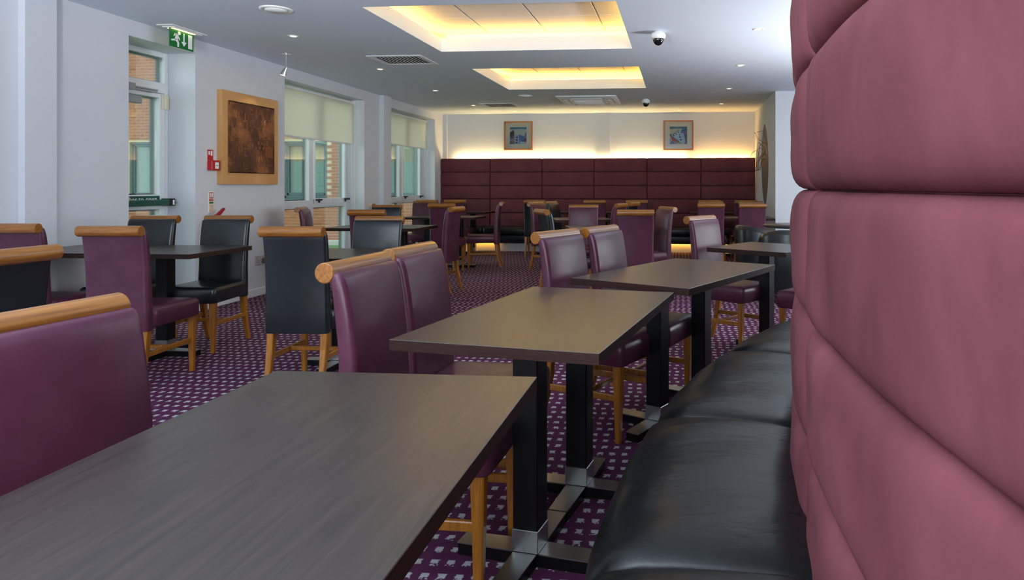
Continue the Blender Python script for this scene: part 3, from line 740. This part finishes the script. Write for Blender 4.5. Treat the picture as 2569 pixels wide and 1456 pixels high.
# ------------------------------------------------------------------ tub chairs
def tub(x, y, th, label):
    t = empty('tub_chair', (x, y, 0), th); R0 = .305
    bm = nb(); rows = []
    n_ = 40
    for k in range(n_ + 1):
        a = radians(-20) + radians(220) * k / n_ + pi     # open towards +y
        u = abs(2 * k / n_ - 1); top = .745 - .12 * u ** 3
        c_, s_ = cos(a), sin(a)
        row = []
        for r, z in ((R0 - .005, .10), (R0 + .005, .3), (R0 + .012, top - .05), (R0, top - .012), (R0 - .03, top), (R0 - .062, top - .012), (R0 - .075, top - .05), (R0 - .08, .3), (R0 - .08, .10)):
            row.append(bm.verts.new((c_ * r, s_ * r, z)))
        rows.append(row)
    for a, b2 in zip(rows, rows[1:]):
        for q in range(8): bm.faces.new((a[q], b2[q], b2[q + 1], a[q + 1]))
        bm.faces.new((a[8], b2[8], b2[0], a[0]))
    bm.faces.new(rows[0]); bm.faces.new(rows[-1])
    obj('shell', bm, 'leather_black', t, smooth=True, angle=60)
    bm = nb(); rings = []
    for z, s_ in ((.30, .96), (.31, 1.0), (.42, 1.0), (.445, .96), (.455, .8)):
        rings.append([(x_ * s_, .05 + y_ * s_, z) for x_, y_ in rounded_rect(.46, .46, .12, 5)])
    loft(bm, rings); obj('seat', bm, 'leather_black', t, smooth=True, angle=50)
    bm = nb(); loft(bm, [[(x_, .04 + y_, z) for x_, y_ in rounded_rect(.44, .46, .12, 5)] for z in (.10, .299)]); obj('seat_base', bm, 'leather_black', t, smooth=True, angle=50)
    for a in (45, 135, 225, 315):
        bm = nb(); tube(bm, [(.21 * cos(radians(a)), .02 + .21 * sin(radians(a)), 0), (.2 * cos(radians(a)), .02 + .2 * sin(radians(a)), .105)], [.014, .02], 8); obj('leg', bm, 'leg_wood', t, smooth=True, angle=40)
    tag(t, label, 'armchair', 'black tub chairs at the round table')
tub(0.93, 7.66, -1.35, 'black leather tub chair facing right, left of the round table')
tub(1.12, 7.02, 0.10, 'black leather tub chair seen from behind in front of the round table')

# ------------------------------------------------------------------ ceiling fittings
DL = [(-3.55, 5.85), (-3.53, 7.58), (-3.525, 9.34), (-3.52, 11.09), (-3.026, 11.97), (-1.545, 12.09), (-.026, 12.09), (.68, 5.936), (.68, 7.695), (.68, 9.494), (.68, 11.217)]
DLL = ['recessed downlight nearest camera in the left ceiling row', 'recessed downlight second in the left ceiling row, beyond the near vent', 'recessed downlight third in the left ceiling row', 'recessed downlight at the far end of the left ceiling row',
       'recessed downlight above the left framed print', 'recessed downlight above the pilaster of the far wall', 'recessed downlight above the right framed print',
       'recessed downlight nearest camera in the right ceiling row', 'recessed downlight second in the right ceiling row', 'recessed downlight third in the right ceiling row', 'recessed downlight at the far end of the right ceiling row']
first = None
for (x, y), lab in zip(DL, DLL):
    if first is None:
        first = empty('downlight', (x, y, CH)); t = first
        bm = nb(); lathe(bm, [(.030, -.001), (.032, -.006), (.046, -.005), (.050, 0)], 28, caps=False); obj('bezel', bm, 'bezel_white', t, smooth=True)
        bm = nb(); lathe(bm, [(.030, -.002), (.0001, -.003)], 28, caps=False); obj('lamp', bm, 'downlight_glow', t)
    else:
        t = copy_tree(first); t.location = (x, y, CH)
    tag(t, lab, 'ceiling light', 'recessed downlights')
for x, y, r, lab in ((-3.15, 4.96, .12, 'round white ceiling disc near the top left of the room'), (-2.36, 9.99, .105, 'round white ceiling disc beside the air conditioning cassette')):
    t = empty('ceiling_speaker', (x, y, CH)); tag(t, lab, 'ceiling disc', 'round ceiling discs')
    bm = nb(); lathe(bm, [(r, 0), (r, -.006), (r - .012, -.012), (r - .035, -.008), (r - .036, -.004)], 36, caps=False); obj('rim', bm, 'bezel_white', t, smooth=True)
    bm = nb(); lathe(bm, [(r - .037, -.004), (r - .04, -.016), (.0001, -.02)], 36, caps=False); obj('disc', bm, 'bezel_white', t, smooth=True)
def vent(x0, x1, y0, y1, n_, lab):
    t = empty('ceiling_vent', ((x0 + x1) / 2, (y0 + y1) / 2, CH)); tag(t, lab, 'air vent', 'slatted ceiling vents')
    w, h = (x1 - x0) / 2, (y1 - y0) / 2; bm = nb(); b_ = .055
    for q in ((-w, w, -h, -h + b_), (-w, w, h - b_, h), (-w, -w + b_, -h + b_, h - b_), (w - b_, w, -h + b_, h - b_)):
        box(bm, *q, -.009, -.0005, .003, 1)
    obj('frame', bm, 'bezel_white', t)
    obj('duct_dark_plate', bx(-w + b_, w - b_, -h + b_, h - b_, -.0035, -.0005), 'dark_void', t)  # black plate paints the dark of the duct; the ceiling is solid here
    for k in range(n_):
        xx = -w + b_ + (2 * w - 2 * b_) * (k + .5) / n_
        bm = nb(); prism(bm, [(xx - .003, -.0036), (xx + .001, -.0036), (xx + .002, -.008), (xx - .002, -.008)], 'y', -h + b_, h - b_)
        obj('slat', bm, 'bezel_white', t)
vent(-3.325, -2.725, 6.795, 7.315, 12, 'square white slatted ceiling vent nearer the camera')
vent(-3.35, -2.76, 10.83, 11.38, 12, 'square white slatted ceiling vent near the far wall')
# air conditioning cassette
t = empty('air_conditioner', (-1.448, 10.525, CH)); tag(t, 'white square air conditioning cassette in the ceiling near the far wall', 'air conditioner')
w = .465
bm = nb(); prof_r = [(w, 0), (w, -.012), (w - .03, -.028), (w - .16, -.034)]
loft(bm, [[(x, y, z) for x, y in rounded_rect(2 * r_, 2 * r_, .02, 2)] for r_, z in prof_r]); obj('panel', bm, 'bezel_white', t, smooth=True, angle=30)
gr = obj('intake_grille', bx(-.24, .24, -.24, .24, -.042, -.033, .006, 1), 'ac_grille', t)
for k in range(12): obj('grille_slat', bx(-.225, .225, -.225 + k * .0395, -.207 + k * .0395, -.046, -.0415), 'bezel_white', gr)
for k in range(4):
    fl_ = obj('air_flap', bx(-.24, .24, -.385, -.315, -.045, -.036, .003, 1), 'bezel_white', t); fl_.rotation_euler = (0, 0, k * pi / 2)
    sl = obj('air_slot', bx(-.29, .29, -.40, -.30, -.0365, -.032), 'grey_plastic', t); sl.rotation_euler = (0, 0, k * pi / 2)
bm = nb(); lathe(bm, [(.045, -.033), (.045, -.043), (.0001, -.045)], 20, .375, .30, 0, False); obj('sensor_cap', bm, 'bezel_white', t, smooth=True, angle=40)
# dome cameras
for x, y, s, lab in ((-.20, 5.97, 1.0, 'white security dome camera on the ceiling nearer the camera'), (-.55, 10.55, 1.0, 'white security dome camera on the ceiling near the far wall')):
    t = empty('dome_camera', (x, y, CH)); tag(t, lab, 'security camera', 'ceiling dome cameras')
    bm = nb(); lathe(bm, [(.035, 0), (.040, -.010), (.060, -.014), (.067, -.028), (.066, -.05), (.055, -.064)], 32, caps=True); obj('housing', bm, 'bezel_white', t, smooth=True, angle=50)
    bm = nb(); lathe(bm, [(.050 * cos(a), -.064 - .058 * sin(a)) for a in [i * pi / 2 / 10 for i in range(11)]], 32, caps=False); obj('dome', bm, 'dark_smoke_dome', t, smooth=True)
# spotlight on a stem
t = empty('ceiling_spotlight', (-4.09, 6.61, CH)); tag(t, 'small chrome spotlight on a stem aimed at the copper artwork', 'spotlight')
bm = nb(); lathe(bm, [(.052, 0), (.052, -.006), (.0001, -.008)], 28, caps=False); obj('ceiling_rose', bm, 'chrome', t, smooth=True, angle=40)
bm = nb(); tube(bm, [(0, 0, -.005), (0, 0, -.03), (.0, 0, -.09), (.004, 0, -.145)], [.008, .008, .005, .005], 10); obj('stem', bm, 'chrome', t, smooth=True, angle=50)
bm = nb(); tube(bm, [(.004, 0, -.14), (-.012, 0, -.17), (-.035, 0, -.225)], [.007, .018, .030], 18); sh = obj('lamp_shade', bm, 'chrome', t, smooth=True, angle=50)
bm = nb(); tube(bm, [(-.0352, 0, -.2255), (-.0358, 0, -.227)], [.024, .024], 18); obj('bulb', bm, 'downlight_glow', sh)
spd = bpy.data.lights.new('artwork_spot', 'SPOT'); spd.energy = 4; spd.color = (1, .8, .55); spd.spot_size = radians(70); spd.shadow_soft_size = .03
spo = bpy.data.objects.new('artwork_spot', spd); link(spo, t); spo.location = (-.04, 0, -.235); spo.rotation_euler = (0, radians(-25) * -1, 0)
# exit sign hanging from a ceiling plate
t = empty('exit_sign', (-4.385, 5.53, CH)); tag(t, 'green running man emergency exit sign hanging from the ceiling by the door', 'exit sign')
bm = nb(); box(bm, -.075, .075, -.20, .22, -.008, 0, .002, 1); box(bm, -.055, .055, -.16, .18, -.016, -.008, .002, 1); obj('ceiling_plate', bm, 'bezel_white', t)
obj('sign_lamp', bx(-.03, .03, -.13, .13, -.0185, -.0155), 'sign_lamp', t)
pl = obj('sign_panel', bx(-.004, .004, -.145, .138, -.172, -.014, .001, 1), 'sign_green', t)
def yz(pts): return [(-.145 + .283 * a, -.172 + .158 * b2) for a, b2 in pts]
bm = nb(); X0, X1 = .0041, .0052
prism(bm, yz([(.76, .10), (.93, .10), (.93, .88), (.76, .88)]), 'x', X0, X1)
prism(bm, yz([(.555, .40), (.555, .88), (.605, .88), (.605, .40)]), 'x', X0, X1); prism(bm, yz([(.47, .40), (.58, .15), (.69, .40)]), 'x', X0, X1)
prism(bm, [(-.145 + .283 * (.385 + .062 * cos(a)), -.172 + .158 * (.82 + .10 * sin(a))) for a in [i * 2 * pi / 18 for i in range(18)]], 'x', X0, X1)
for q in ([(.20, .78), (.34, .74), (.36, .68), (.20, .72)], [(.15, .60), (.20, .78), (.24, .76), (.20, .60)], [(.26, .74), (.36, .70), (.33, .45), (.19, .42)], [(.06, .40), (.24, .46), (.24, .36), (.06, .31)],
          [(.20, .44), (.32, .46), (.38, .30), (.30, .26)], [(.30, .30), (.38, .30), (.37, .05), (.31, .05)], [(.33, .62), (.37, .64), (.42, .46), (.39, .42)], [(.33, .62), (.36, .52), (.33, .48)]):
    prism(bm, yz(q), 'x', X0, X1)
obj('pictogram', bm, 'mark_white', pl)

# ------------------------------------------------------------------ things on the left wall
t = empty('copper_artwork', (XL, 6.655, 1.67)); tag(t, 'large copper relief plaque mounted on a deep birch panel', 'artwork')
obj('panel', bx(0.0, .055, -.455, .455, -.468, .468, .002, 1), 'birch_ply', t)
bm = nb(); box(bm, .055, .064, -.372, .372, -.352, .372, .012, 2); pq_ = obj('copper_plaque', bm, 'copper_relief', t)
bm = nb(); rr = random.Random(3)
def ringyz(cy_, cz_, ry, rz_, r_): tube(bm, [(.065, cy_ + ry * cos(a), cz_ + rz_ * sin(a)) for a in [i * 2 * pi / 20 for i in range(21)]], r_, 5)
ringyz(-.17, .23, .05, .06, .003); ringyz(.15, -.22, .05, .06, .003); ringyz(.24, .19, .04, .045, .003)
for k in range(5): box(bm, .063, .067, .19, .25, .07 + k * .025, .077 + k * .025)
for k in range(7): box(bm, .063, .067, .22 + k * .018, .226 + k * .018, -.18, -.06)
for cy_, cz_ in ((-.34, .345), (-.30, .345), (.12, -.08), (.18, -.08), (.10, -.03), (.16, -.03)): ringyz(cy_, cz_, .011, .011, .003)
for q in ((-.19, -.09, .10, .18),):
    for a in ((q[0], q[1], q[2], q[2] + .006), (q[0], q[1], q[3], q[3] + .006), (q[0], q[0] + .006, q[2], q[3]), (q[1], q[1] + .006, q[2], q[3])): box(bm, .063, .067, *a)
for k in range(110):
    cy_, cz_ = rr.uniform(-.34, .34), rr.uniform(-.33, .35); l_ = rr.uniform(.012, .06)
    if rr.random() < .5: box(bm, .063, .066, cy_, min(cy_ + l_, .36), cz_, cz_ + .004)
    else: box(bm, .063, .066, cy_, cy_ + .004, cz_, min(cz_ + l_, .365))
obj('relief_marks', bm, 'copper_bright', pq_)['kind'] = 'stuff'
t = empty('fire_call_point', (XL, 6.12, 1.385)); tag(t, 'red fire alarm call point box beside the copper artwork', 'alarm')
obj('box', bx(0, .05, -.055, .055, -.05, .05, .005, 2), 'fire_red', t); obj('break_glass', bx(.05, .0525, -.012, .035, -.032, .03), 'mark_white', t); obj('glass_mark', bx(.0525, .0535, -.004, .027, -.006, .004), 'grey_plastic', t)
def fire_sign(y, z, w, h, label, panels):
    t = empty('fire_sign', (XL, y, z)); tag(t, label, 'sign', 'fire safety signs on the left wall')
    obj('board', bx(0.0, .004, -w / 2, w / 2, -h / 2, h / 2), 'mount_cream' if len(panels) > 2 else 'fire_red', t)
    for k, (mt, a, b2, c_, d_) in enumerate(panels): obj('sign_print', bx(.004, .005 + .0004 * k, -w / 2 + a * w, -w / 2 + b2 * w, -h / 2 + c_ * h, -h / 2 + d_ * h), mt, t)
fire_sign(6.105, 1.487, .075, .10, 'small red fire action notice above the call point', [('mark_white', .12, .40, .50, .86), ('mark_white', .55, .85, .42, .9)])
pr = [('fire_red', .1, .9, .70, .96), ('fire_red', .1, .9, .54, .66), ('sign_green', .1, .9, .42, .50)] + [('mark_white', .16, .38, .73, .93), ('mark_white', .5, .8, .74, .92), ('mark_white', .2, .8, .585, .615)] + [('fire_red', .14, .86, .04 + k * .06, .055 + k * .06) for k in range(6)]
fire_sign(6.115, 1.03, .07, .20, 'tall cream extinguisher instruction sign above the fire extinguisher', pr)
t = empty('fire_extinguisher', (XL, 6.08, .32)); tag(t, 'red fire extinguisher on the wall behind a black chair', 'extinguisher')
bm = nb(); lathe(bm, [(.072, 0), (.078, .015), (.078, .44), (.06, .49), (.025, .515)], 28, .082, 0, 0); obj('cylinder', bm, 'fire_red', t, smooth=True, angle=45)
bm = nb(); tube(bm, [(.082, 0, .51), (.082, 0, .565)], .018, 12); obj('valve', bm, 'chrome', t, smooth=True, angle=40)
bm = nb(); prism(bm, [(-.02, .56), (.03, .57), (.105, .635), (.10, .65), (.02, .60), (-.02, .585)], 'x', .070, .096); obj('lever', bm, 'red_lever', t)
bm = nb(); tube(bm, [(.082, -.01, .54), (.09, -.06, .55), (.10, -.115, .50), (.10, -.135, .40), (.10, -.12, .28), (.10, -.10, .18)], .010, 8); obj('hose', bm, 'hose_clear', t, smooth=True)
obj('wall_bracket', bx(0, .01, -.05, .05, .15, .5), 'chrome', t)
t = empty('wall_socket', (XL, 6.86, .382)); tag(t, 'metal double power socket low on the wall under the artwork', 'socket')
obj('plate', bx(0, .012, -.075, .075, -.05, .05, .004, 1), 'socket_grey', t)
bm = nb()
for s in (-1, 1):
    for a, b2 in ((0, .0), (-.011, -.02), (.011, -.02)): box(bm, .012, .0128, s * .036 + a - .003, s * .036 + a + .003, b2 - .006, b2 + .004)
obj('pin_holes', bm, 'dark_void', t)
bm = nb()
for s in (-1, 1): box(bm, .012, .016, s * .02 - .006, s * .02 + .006, .015, .033, .002, 1)
obj('rocker_switch', bm, 'bezel_white', t)

# ------------------------------------------------------------------ framed prints on the far wall
def print_cols():
    for nm, c in dict(sea=(30, 120, 160), sky=(110, 170, 205), sand=(190, 205, 195), beige=(200, 200, 165), navy=(35, 45, 70), black_=(35, 30, 40), blue=(70, 115, 180), ltblue=(150, 190, 220), plum=(85, 75, 110), rust=(185, 110, 60), red_=(185, 65, 65), green_=(50, 80, 65), lime=(120, 155, 110), purple_=(105, 85, 155), ice=(170, 200, 220), deep=(0, 95, 150), teal_=(25, 110, 125)).items():
        mat('print_' + nm, s2l(c), 0.6)
print_cols()
def framed(xc, zc, S, polys, label):
    t = empty('framed_print', (xc, YF, zc)); tag(t, label, 'picture', 'framed prints on the far wall')
    h = S / 2; f = .032; bm = nb()
    for q in ((-h, h, h - f, h), (-h, h, -h, -h + f), (-h, -h + f, -h + f, h - f), (h - f, h, -h + f, h - f)): box(bm, q[0], q[1], -.033, 0, q[2], q[3], .004, 1)
    obj('frame', bm, 'frame_oak', t)
    obj('mount', bx(-h + f, h - f, -.026, -.006, -h + f, h - f), 'mount_cream', t)
    obj('picture_glass', bx(-h + f, h - f, -.0305, -.0295, -h + f, h - f), 'picture_glass', t)
    g = S * .29; bm = nb(); cols = []; dz = S * .0
    for k, (c_, pts) in enumerate(polys):
        if 'print_' + c_ not in cols: cols.append('print_' + c_)
        prism(bm, [(-g * 1.0 + 2 * g * u, -g + 2 * g * v + dz) for u, v in pts], 'y', -.0262 - .0001 * k, -.026, cols.index('print_' + c_))
    obj('print', bm, cols, t)
def eye(u, v, r): return [(u + r * 1.4 * cos(a), v + r * sin(a)) for a in [i * pi / 5 for i in range(10)]]
framed(-3.08, 2.147, .552, [('sand', [(0, 0), (1, 0), (1, 1), (0, 1)]), ('sea', [(0, .88), (1, .88), (1, 1), (0, 1)]), ('sky', [(.1, .89), (.9, .90), (.6, .94)]), ('navy', [(0, .70), (.22, .85), (.28, .66), (0, .55)]), ('black_', [(0, .35), (0, .72), (.27, .68), (.2, .3)]),
        ('blue', [(0, .2), (0, .36), (.2, .33), (.19, .2)]), ('rust', [(.2, .22), (.27, .66), (.29, .6), (.29, .22)]), ('red_', [(0, .13), (0, .21), (.28, .21), (.28, .15)]), ('teal_', [(0, 0), (0, .14), (.28, .15), (.28, 0)]),
        ('ltblue', [(.3, 0), (.3, .56), (.55, .58), (.6, .45), (.57, 0)]), ('blue', [(.57, 0), (.53, .58), (.86, .47), (1, .30), (1, 0)]), ('blue', [(.86, .46), (1, .78), (1, .4)]), ('plum', [(.7, .17), (.92, .36), (1, .42), (1, .12)]), ('ice', [(.62, 0), (.6, .15), (1, .12), (1, 0)]),
        ('navy', eye(.42, .40, .055)), ('navy', eye(.41, .25, .055)), ('navy', eye(.41, .09, .055))], 'left framed abstract print in blues on the far wall')
framed(-.043, 2.135, .56, [('beige', [(0, 0), (1, 0), (1, 1), (0, 1)]), ('teal_', [(0, .87), (1, .87), (1, 1), (0, 1)]), ('sky', [(.1, .885), (.8, .90), (.4, .94)]), ('deep', [(.62, .66), (.72, .87), (1, .87), (1, .7)]), ('purple_', [(.62, .64), (.7, .70), (1, .75), (1, .55)]), ('black_', [(.8, .1), (.8, .6), (1, .58), (1, 0), (.9, 0)]),
        ('ice', [(.12, .48), (.57, .82), (.62, .64), (.75, 0), (.55, .16)]), ('ltblue', [(.62, .64), (.83, .55), (.9, .1), (.75, 0)]), ('green_', [(.02, .46), (.12, .48), (.55, .18), (.5, .02)]), ('red_', [(.05, .45), (.12, .23), (.43, .05), (.49, .13)]), ('deep', [(0, 0), (.12, .2), (.4, .04), (.4, 0)]), ('sky', [(0, .42), (.1, .2), (0, .02)]),
        ('lime', [(.54, .16), (.72, .05), (.7, 0), (.52, 0)]), ('navy', [(0, .5), (.05, .6), (.13, .52), (.05, .44)]), ('deep', [(.8, 0), (.92, .1), (1, .08), (1, 0)]), ('navy', [(.14, .54), (.57, .83), (.57, .80), (.16, .51)]),
        ('navy', eye(.23, .5, .035)), ('navy', eye(.37, .58, .03)), ('navy', eye(.52, .67, .03)), ('navy', eye(.57, .53, .035)), ('navy', eye(.6, .4, .045)), ('navy', eye(.64, .24, .05))], 'right framed abstract print with a red wedge on the far wall')
# twig arrangement in the niche
t = empty('twig_decoration', (1.40, 10.95, 1.70)); tag(t, 'tangle of brown twigs sprouting from the leaf shaped wall niche', 'decoration')
rr = random.Random(11)
for k in range(11):
    pts = []; y_, z_, x_ = rr.uniform(-.35, -.05), rr.uniform(-.10, .15), -.05
    dy, dz = rr.uniform(.03, .06), rr.uniform(-.01, .05)
    for q in range(14):
        pts.append((x_, y_, z_)); a_ = rr.uniform(-1, 1) * .05; dy, dz = dy - dz * a_ * 9 * .3 + rr.uniform(-.012, .012), dz + dy * a_ * 3 + rr.uniform(-.03, .022)
        y_ = min(y_ + dy, .36); z_ = max(-.25, min(z_ + dz, .38)); x_ = max(x_ + rr.uniform(-.028, .010), -.26)
    bm = nb(); tube(bm, pts, .0035, 5); obj('twig', bm, 'twig_brown', t, smooth=True)
